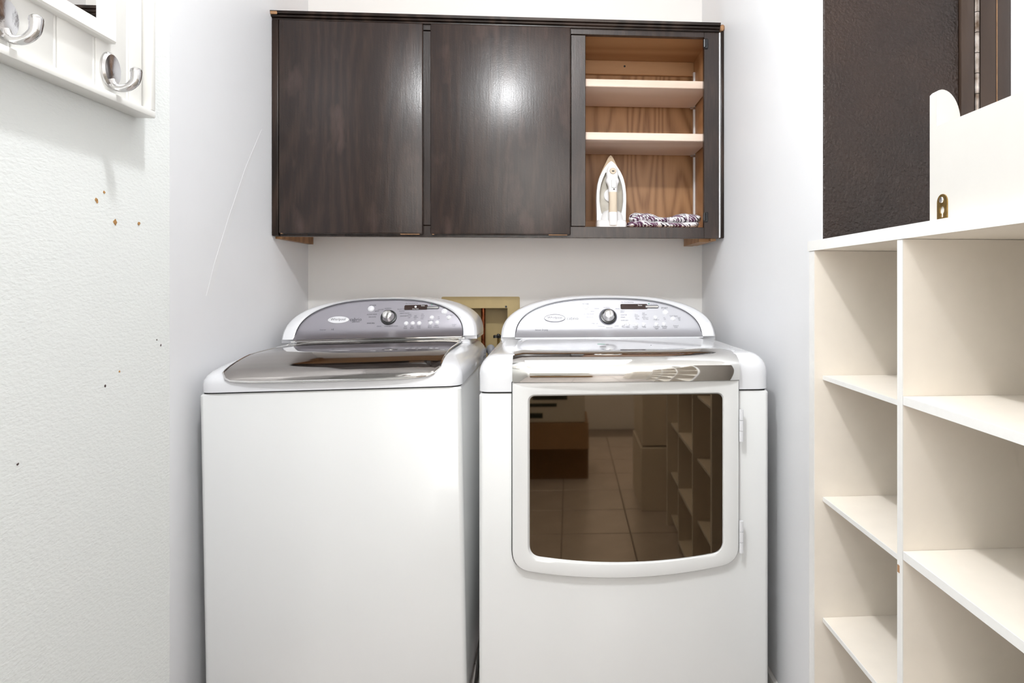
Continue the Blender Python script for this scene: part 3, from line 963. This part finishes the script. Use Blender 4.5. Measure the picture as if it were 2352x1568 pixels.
# ------------------------------------------------------------------ laundry outlet box
ob = thing('laundry_outlet_box', 'khaki recessed outlet box with a copper pipe set in the back wall', 'outlet box', (-0.265, YB, 0.76))
P = lambda n, b, m, par=ob, **k: obj(n, b, m, par, **k)
fx0, fx1, fz0, fz1 = -0.4165, -0.1155, 0.755, 1.0575
ox = rrect(fx0, fx1, fz0, fz1, 0.006, 4)
ix = rrect(hx0 + 0.003, hx1 - 0.003, hz0 + 0.003, hz1 - 0.003, 0.002, 4)
R = lambda pts, y: [(a, y, b) for a, b in pts]
P('face_plate', loft([R(ox, YB - 0.0004), R(ox, YB - 0.006), R(ix, YB - 0.006), R(ix, YB + 0.0005)], cap0=False, cap1=False), M['khaki'])
i2 = rrect(hx0 + 0.004, hx1 - 0.004, hz0 + 0.004, hz1 - 0.004, 0.002, 4)
P('recess', loft([R(ix, YB - 0.004), R(i2, YB + 0.085)], cap0=False, cap1=True), M['khaki'])
P('plate_hole', revolve([(0.0042, 0), (0.0042, 0.0012)], (-0.1685, YB - 0.0058, 1.0185), n=12), M['black'])
P('copper_pipe', tube([(-0.2615, YB + 0.045, hz0 + 0.006), (-0.2615, YB + 0.045, hz1 - 0.005)], 0.0082, 12), M['copper'])
vx, vy = -0.199, YB + 0.005
vb = P('valve', tube([(vx, vy + 0.07, 0.850), (vx, vy, 0.850), (vx, vy - 0.006, 0.845)], 0.011, 12), M['brass'])
P('valve_stem', tube([(vx, vy, 0.855), (vx, vy, 0.898)], 0.0045, 10), M['brass'], vb)
lob = []
for k in range(40):
    a = 2 * PI * k / 40
    r = 0.019 + 0.0035 * math.cos(5 * a)
    lob.append((vx + r * math.cos(a), vy + r * math.sin(a)))
P('valve_handle', prism(lob, 'z', 0.897, 0.907), M['black'], vb)
P('handle_nut', revolve([(0.006, 0.907), (0.005, 0.912), (0.001, 0.913)], (vx, vy, 0), 'z', 10), M['black'], vb)

# ------------------------------------------------------------------ steam iron
IX, IZ = 0.2225, 1.304
iron = thing('steam_iron', 'white steam iron standing upright on its heel in the open cabinet bay', 'iron', (IX, 2.31, IZ))
P = lambda n, b, m, par=iron, **k: obj(n, b, m, par, **k)


def halves(tab, zs):
    out = []
    for z in zs:
        for (a, wa), (b, wb) in zip(tab[:-1], tab[1:]):
            if a <= z <= b + 1e-9:
                q = (z - a) / (b - a)
                out.append(wa + (wb - wa) * q)
                break
    return out


def shape(tab, y, n=24, k=1.0, dz=0.0, power=1.0):
    z0, z1 = tab[0][0], tab[-1][0]
    zs = [z0 + (z1 - z0) * (1 - (1 - i / n) ** 1.5) for i in range(n + 1)]
    hw = halves(tab, zs)
    return [(IX + h_ * k, y, IZ + z + dz) for z, h_ in zip(zs, hw)] + [(IX - h_ * k, y, IZ + z + dz) for z, h_ in reversed(list(zip(zs, hw)))]


sole = [(0, 0.050), (0.06, 0.0535), (0.10, 0.0550), (0.13, 0.0545), (0.16, 0.0510), (0.185, 0.0450), (0.21, 0.0345), (0.235, 0.0225), (0.255, 0.0125), (0.265, 0.007), (0.2705, 0.0012)]
body = [(0, 0.0535), (0.06, 0.0540), (0.10, 0.0550), (0.13, 0.0545), (0.16, 0.0510), (0.185, 0.0445), (0.205, 0.0350), (0.222, 0.0240), (0.236, 0.0125), (0.243, 0.0040), (0.2445, 0.001)]
inner = [(0.046, 0.026), (0.054, 0.0345), (0.07, 0.0385), (0.10, 0.0425), (0.13, 0.0420), (0.16, 0.0375), (0.18, 0.0310), (0.195, 0.0245), (0.203, 0.021)]
P('soleplate', loft([shape(sole, 2.352), shape(sole, 2.340), shape(sole, 2.336, k=0.97)]), M['iron_s'])
P('shell', loft([shape(body, 2.338), shape(body, 2.318), shape(body, 2.311, k=0.97), shape(inner, 2.309, k=1.03), shape(inner, 2.311), shape(inner, 2.330)], cap1=False), M['iron_w'], angle=45)
P('water_tank', loft([shape(inner, 2.331, k=0.999), shape(inner, 2.327, k=0.99), shape(inner, 2.324, k=0.7)]), M['iron_t'])


def column(rows, seg=4):
    rings = []
    for z, hw, y0, y1 in rows:
        rings.append([(x, y, IZ + z) for x, y in rrect(IX - hw + 0.0025, IX + hw + 0.0025, y0, y1, min(hw, (y1 - y0) / 2) * 0.75, seg)])
    return loft(rings)


P('spray_head', column([(0.128, 0.0155, 2.272, 2.300), (0.140, 0.016, 2.270, 2.302), (0.150, 0.0165, 2.272, 2.306), (0.160, 0.0200, 2.278, 2.312), (0.168, 0.0245, 2.284, 2.318),
                        (0.175, 0.0240, 2.288, 2.32), (0.183, 0.0205, 2.290, 2.32), (0.200, 0.0215, 2.295, 2.325), (0.215, 0.0190, 2.300, 2.326), (0.228, 0.0125, 2.306, 2.33), (0.238, 0.005, 2.314, 2.33)]),
  M['iron_w'])
P('handle_grip', column([(0.056, 0.0155, 2.268, 2.294), (0.07, 0.0148, 2.266, 2.294), (0.09, 0.0145, 2.265, 2.293), (0.11, 0.0148, 2.266, 2.294), (0.1285, 0.0155, 2.270, 2.297)]), M['iron_b'])
P('handle_foot', column([(0.010, 0.0165, 2.262, 2.330), (0.030, 0.0165, 2.262, 2.326), (0.045, 0.0165, 2.264, 2.315), (0.057, 0.0160, 2.267, 2.300)]), M['iron_w'])
P('heel_shoulder', loft([[(IX + 0.002 + hw * math.cos(a), 2.318 + 0.028 * math.sin(a), IZ + z) for a in [2 * PI * k / 28 for k in range(28)]]
                         for z, hw in ((0.020, 0.046), (0.045, 0.041), (0.055, 0.037), (0.063, 0.030), (0.067, 0.020))]), M['iron_w'])
P('heel', rounded_stack(IX - 0.0555, IX + 0.0525, 2.268, 2.352, [(IZ + 0.0005, 0, 0, 0), (IZ + 0.018, 0, 0, 0), (IZ + 0.025, 0.001, 0.004, 0), (IZ + 0.030, 0.004, 0.012, 0)], 0.018), M['iron_w'])
P('heel_clip', box(IX + 0.022, IX + 0.046, 2.264, 2.275, IZ + 0.001, IZ + 0.017, 0.002, 2), M['iron_w'])
P('dial', revolve([(0.024, 0), (0.024, 0.006), (0.022, 0.008), (0.002, 0.009)], (IX - 0.003, 2.322, IZ + 0.122), n=28), M['iron_w'])
nz = P('spray_nozzle', revolve([(0.012, 0), (0.0115, 0.006), (0.009, 0.008), (0.002, 0.008)], (IX + 0.004, 2.298, IZ + 0.206), n=20), M['iron_b'])
P('nozzle_hole', box(IX + 0.000, IX + 0.009, 2.2885, 2.291, IZ + 0.203, IZ + 0.2075, 0.001, 1), M['black'], nz)
P('trigger', box(IX - 0.004, IX + 0.0135, 2.2655, 2.276, IZ + 0.142, IZ + 0.172, 0.004, 3), M['iron_w'])
P('indicator_light', revolve([(0.0028, 0), (0.002, 0.0016), (0.0004, 0.002)], (IX + 0.0055, 2.270, IZ + 0.1375), n=10), M['scuff'])

# ------------------------------------------------------------------ folded printed cloth
cl = thing('folded_cloth', 'black, plum and white printed cloth folded beside the white iron', 'cloth', (0.41, 2.29, 1.304))
P = lambda n, b, m, par=cl, **k: obj(n, b, m, par, **k)


def roll(x0, x1, yc, ry, zb, hfun, n=64, m=28, seed=1):
    rg = random.Random(seed)
    ph = [rg.uniform(0, 6.28) for _ in range(6)]
    rings = []
    for i in range(n + 1):
        s = i / n
        x = x0 + (x1 - x0) * s
        h = hfun(s)
        e = min(1.0, math.sqrt(max(0.0, 1 - (2 * s - 1) ** 14)) + 0.06)
        ring = []
        for k in range(m):
            a = 2 * PI * k / m
            wr = 1 + 0.05 * math.sin(9 * s * PI + ph[0] + 2 * a) + 0.035 * math.sin(23 * s + ph[1] - 3 * a) + 0.02 * math.sin(60 * s + ph[2] + a)
            yy = yc - ry * e * wr * math.copysign(abs(math.cos(a)) ** 0.8, math.cos(a))
            zz = zb + h / 2 + h / 2 * e * (wr if math.sin(a) > 0 else 1) * math.copysign(abs(math.sin(a)) ** 0.8, math.sin(a))
            ring.append((x + 0.004 * math.sin(3 * a + ph[3]) * (abs(2 * s - 1) ** 6), yy, zz))
        rings.append(ring)
    return loft(rings)


P('lower_fold', roll(0.278, 0.532, 2.288, 0.045, 1.3042, lambda s: 0.024 + 0.003 * math.sin(7 * s), seed=2), M['cloth'])
P('upper_fold', roll(0.287, 0.540, 2.292, 0.038, 1.324, lambda s: 0.033 - 0.012 * math.exp(-((s - 0.52) / 0.16) ** 2) + 0.003 * math.sin(11 * s), seed=5), M['cloth'])
bm = bmesh.new()
for (s_, x, z, sz) in (('THA', 0.335, 1.338, 0.026), ('IN', 0.412, 1.333, 0.020), ('A', 0.452, 1.333, 0.021), ('ILLA', 0.495, 1.337, 0.020)):
    add_text(bm, s_, sz, x, z, lambda X, Z: (X, 2.2475 + 0.5 * (Z - 1.338) if Z > 1.338 else 2.2475, Z))
P('printed_letters', bm, M['plum'], smooth=False)['kind'] = 'stuff'

# ------------------------------------------------------------------ open bookcase at the right
BX0, BX1 = 0.50, 0.79
bc = thing('bookcase', 'tall cream open bookcase of small cubbies standing at the right', 'bookcase', (0.645, 0.75, 0))
P = lambda n, b, m, par=bc, **k: obj(n, b, m, par, **k)
panels = [(1.190, 1.2125), (0.883, 0.897), (0.576, 0.590), (0.268, 0.2905)]
for y0, y1 in panels:
    e_ = P('upright_panel', box(BX0 + 0.0012, BX1, y0, y1, 0.0, 1.166), M['cream'], smooth=False)
    P('edge_band', box(BX0, BX0 + 0.0012, y0, y1, 0.0, 1.166), M['creamedge'], e_, smooth=False)
tp = P('top_board', box(BX0 + 0.0005, BX1 + 0.005, 0.262, 1.2185, 1.1665, 1.1855), M['cream'], smooth=False)
P('edge_band', box(BX0 - 0.001, BX0 + 0.0004, 0.262, 1.2185, 1.1665, 1.1855), M['creamedge'], tp, smooth=False)
P('back_panel', box(BX1, BX1 + 0.005, 0.27, 1.2125, 0.02, 1.166), M['cream'], smooth=False)
for (ya, yb, zs, xf) in ((0.8975, 1.1895, (0.930, 0.700, 0.471, 0.245, 0.05), 0.517), (0.5905, 0.8825, (0.943, 0.7235, 0.495, 0.265, 0.05), 0.5005),
                         (0.291, 0.5755, (0.930, 0.700, 0.471, 0.245, 0.05), 0.517)):
    for z in zs:
        th = 0.008 if xf > 0.51 else 0.012
        s_ = P('shelf', box(xf + 0.0012, BX1 - 0.001, ya, yb, z - th, z), M['cream'], smooth=False)
        P('edge_band', box(xf, xf + 0.0012, ya, yb, z - th, z), M['creamedge'], s_, smooth=False)
P('edge_chip', box(BX0 - 0.0006, BX0 + 0.002, 0.890, 0.8965, 0.688, 0.70, 0.001, 1), M['rawwood'], smooth=False)

# ------------------------------------------------------------------ small wall shelf standing upside down on the bookcase
us = thing('wall_shelf', 'small ivory wall shelf standing upside down on the bookcase top, brass hanger showing', 'shelf', (0.56, 0.62, 1.1855))
P = lambda n, b, m, par=us, **k: obj(n, b, m, par, **k)
P('back_board', box(0.5152, 0.531, 0.40, 0.827, 1.1858, 1.3125), M['shelfwhite'], smooth=False)
P('shelf_plank', box(0.5312, 0.63, 0.40, 0.827, 1.1858, 1.2015), M['shelfwhite'], smooth=False)


def bracket(y0, y1):
    poly = [(0.5155, 1.1858), (0.5155, 1.3575), (0.519, 1.361), (0.523, 1.362)]
    for k in range(1, 13):
        a = PI / 2 * k / 12
        poly.append((0.523 + 0.026 * math.sin(a), 1.318 + 0.044 * math.cos(a)))
    poly += [(0.553, 1.295), (0.565, 1.275), (0.59, 1.262), (0.63, 1.255), (0.63, 1.1858)]
    return prism(poly, 'y', y0, y1)


P('bracket', bracket(0.8272, 0.8425), M['shelfwhite'], angle=25)
P('bracket', bracket(0.3845, 0.3998), M['shelfwhite'], angle=25)
# keyhole hanger
hy, hz = 0.8125, 1.199
outer, hole = [], []
for k in range(48):
    a = 2 * PI * k / 48
    cx_, sz_ = math.cos(a), math.sin(a)
    best = 0.05
    for i in range(400):                      # distance to the stadium outline
        r = 0.0001 * i + 0.002
        y, z = r * cx_, r * sz_
        top_ok = (abs(y) <= 0.0107) and (z <= 0.0105 or (y * y + (z - 0.0105) ** 2) <= 0.0107 ** 2) and z >= -0.013
        if not top_ok:
            best = r
            break
    outer.append((hy + best * cx_, hz + best * sz_))
    rr = 0.0052
    if -0.45 < (math.atan2(sz_, cx_) + PI / 2) < 0.45:
        rr = 0.0095
    hole.append((hy + rr * cx_ * (1.0 if rr < 0.006 else 0.8), hz + rr * sz_))
R = lambda pts, x: [(x, a, b) for a, b in pts]
hk = P('keyhole_hanger', loft([R(outer, 0.5151), R(outer, 0.5135), R(hole, 0.5135), R(hole, 0.5151)], cap0=False, cap1=False), M['brass'])
P('screw', revolve([(0.0042, 0.0), (0.0036, -0.0012), (0.0005, -0.0018)], (0.5134, 0.8130, 1.2125), 'x', 14), M['steel'], hk)

# ------------------------------------------------------------------ white mirror rack with hooks on the left wall
KR = 0.725
RX = -0.80
rk = thing('mirror_coat_rack', 'white beadboard framed mirror with chrome coat hooks hung on the left wall', 'coat rack', (RX, 0.95, 1.425))
P = lambda n, b, m, par=rk, **k: obj(n, b, m, par, **k)
RY0, RY1, RZ0, RZ1 = 0.60, 1.307, 1.425, 2.06
P('backing', box(RX + 0.0005, RX + 0.012, RY0 + 0.002, RY1 - 0.002, RZ0 + 0.002, RZ1 - 0.002), M['frame'], smooth=False)
XF = RX + 0.036
P('rail', box(RX + 0.0005, XF, RY0, RY1, RZ0, RZ0 + 0.0135, 0.0015, 2), M['frame'])
P('rail', box(RX + 0.0005, XF, RY0, RY1, RZ1 - 0.0135, RZ1, 0.0015, 2), M['frame'])
P('stile', box(RX + 0.0005, XF, RY1 - 0.0145, RY1, RZ0 + 0.0135, RZ1 - 0.0135, 0.0015, 2), M['frame'])
P('stile', box(RX + 0.0005, XF, RY0, RY0 + 0.0145, RZ0 + 0.0135, RZ1 - 0.0135, 0.0015, 2), M['frame'])
edges = [RY0 + 0.0145, 0.72, 0.808, 0.896, 0.984, 1.072, 1.159, 1.247, RY1 - 0.0145]
for a, b in zip(edges[:-1], edges[1:]):
    P('bead_plank', box(RX + 0.012, RX + 0.022, a + 0.004, b - 0.004, RZ0 + 0.0135, RZ1 - 0.0135, 0.002, 2), M['frame'])
for yb in edges[1:-1]:
    P('bead', tube([(RX + 0.0165, yb, RZ0 + 0.0135), (RX + 0.0165, yb, RZ1 - 0.0135)], 0.0048, 10), M['frame'])
# mirror in its mitred moulding
my0, my1, mz0, mz1 = 0.66, 1.194, 1.527, 1.965
prof = [(0.0, RX + 0.020), (0.0, RX + 0.034), (0.003, RX + 0.037), (0.012, RX + 0.037), (0.022, RX + 0.033), (0.029, RX + 0.030), (0.031, RX + 0.0245)]
rings = []
for ins, x in prof:
    rings.append([(x, y, z) for y, z in ((my0 + ins, mz0 + ins), (my1 - ins, mz0 + ins), (my1 - ins, mz1 - ins), (my0 + ins, mz1 - ins))])
P('mirror_moulding', loft(rings, cap0=False, cap1=False), M['frame'], smooth=False)
P('mirror_glass', box(RX + 0.0225, RX + 0.0255, my0 + 0.029, my1 - 0.029, mz0 + 0.029, mz1 - 0.029), M['mirror'], smooth=False)
for yh in (1.196, 0.972):
    c = (RX + 0.0215, yh, 1.482)
    h = P('coat_hook', revolve([(1.0, 0), (0.98, 0.004), (0.85, 0.0075), (0.6, 0.0062), (0.3, 0.005), (0.02, 0.0045)], c, 'x', 32, sx=0.0245, sz=0.0315), M['hookchrome'])
    arm = smooth_path([(c[0] + 0.005, yh, 1.464), (c[0] + 0.010, yh, 1.4535), (c[0] + 0.020, yh + 0.001, 1.4500), (c[0] + 0.033, yh + 0.002, 1.4535),
                       (c[0] + 0.042, yh + 0.003, 1.463), (c[0] + 0.0445, yh + 0.003, 1.474), (c[0] + 0.0445, yh + 0.003, 1.481)], 6)
    n = len(arm)
    rr = [0.0062 + 0.0030 * (k / (n - 1)) ** 1.5 for k in range(n)]
    arm += [arm[-1] + Vector((0, 0, 0.0035)), arm[-1] + Vector((0, 0, 0.0060)), arm[-1] + Vector((0, 0, 0.0072))]
    rr += [0.0086, 0.006, 0.001]
    P('hook_arm', tube(arm, rr, 14), M['hookchrome'], h)

rk.scale = (KR, KR, KR)
rk.location = (XN, 0.689, 1.3356)

# ------------------------------------------------------------------ ceiling bulb, added fill panel (both above the frame) and what the glass door mirrors
x, y = -0.20, 0.68
cl_ = thing('ceiling_lamp', 'bare bulb ceiling lamp over the laundry nook', 'lamp', (x, y, H))
obj('lamp_base', revolve([(0.05, H - 0.02), (0.055, H - 0.015), (0.055, H - 0.001)], (x, y, 0), 'z', 28), M['steel'], cl_)
obj('lamp_socket', tube([(x, y, H - 0.02), (x, y, H - 0.03)], 0.016, 14), M['frame'], cl_)
cp = thing('added_fill_fixture', 'wide flat fill panel added unseen over the front of the laundry nook', 'lamp', (0.02, 1.02, H))  # housing made up to go with the added fill light
obj('panel_frame', box(-0.37, 0.41, 0.50, 1.54, H - 0.02, H - 0.001, 0.004, 1), M['frame'], cp, smooth=False)

fc = thing('storage_cabinet', 'beige two-part storage cabinet mirrored in the right of the dryer glass', 'cabinet', (0.62, -0.08, 0))
obj('lower_unit', box(0.40, 0.85, -0.30, 0.10, 0.0, 0.31, 0.004, 1), M['cream'], fc, smooth=False)
obj('upper_unit', box(0.405, 0.85, -0.30, 0.095, 0.318, 1.0, 0.004, 1), M['cream'], fc, smooth=False)
wb = thing('white_carton', 'white printed carton mirrored in the upper left of the dryer glass', 'box', (-0.14, -0.5, 0.32))
obj('carton', box(-0.42, 0.14, -0.75, -0.45, 0.321, 0.85, 0.003, 1), M['paper'], wb, smooth=False)
for (x0, x1, z0, z1) in ((-0.30, -0.10, 0.345, 0.375), (-0.24, -0.02, 0.41, 0.43), (-0.16, 0.04, 0.45, 0.475), (-0.32, -0.24, 0.44, 0.48)):
    obj('dark_print', box(x0, x1, -0.4495, -0.4485, z0, z1), M['blackcarton'], wb, smooth=False)
bx = thing('cardboard_box', 'open brown cardboard box under the white carton, mirrored in the dryer glass', 'box', (-0.13, -0.5, 0))
obj('carton', box(-0.42, 0.16, -0.78, -0.44, 0.0, 0.32, 0.003, 1), M['card'], bx, smooth=False)
obj('flap', prism([(-0.438, 0.318), (-0.36, 0.19), (-0.357, 0.192), (-0.435, 0.321)], 'x', -0.42, 0.16), M['card'], bx, smooth=False)
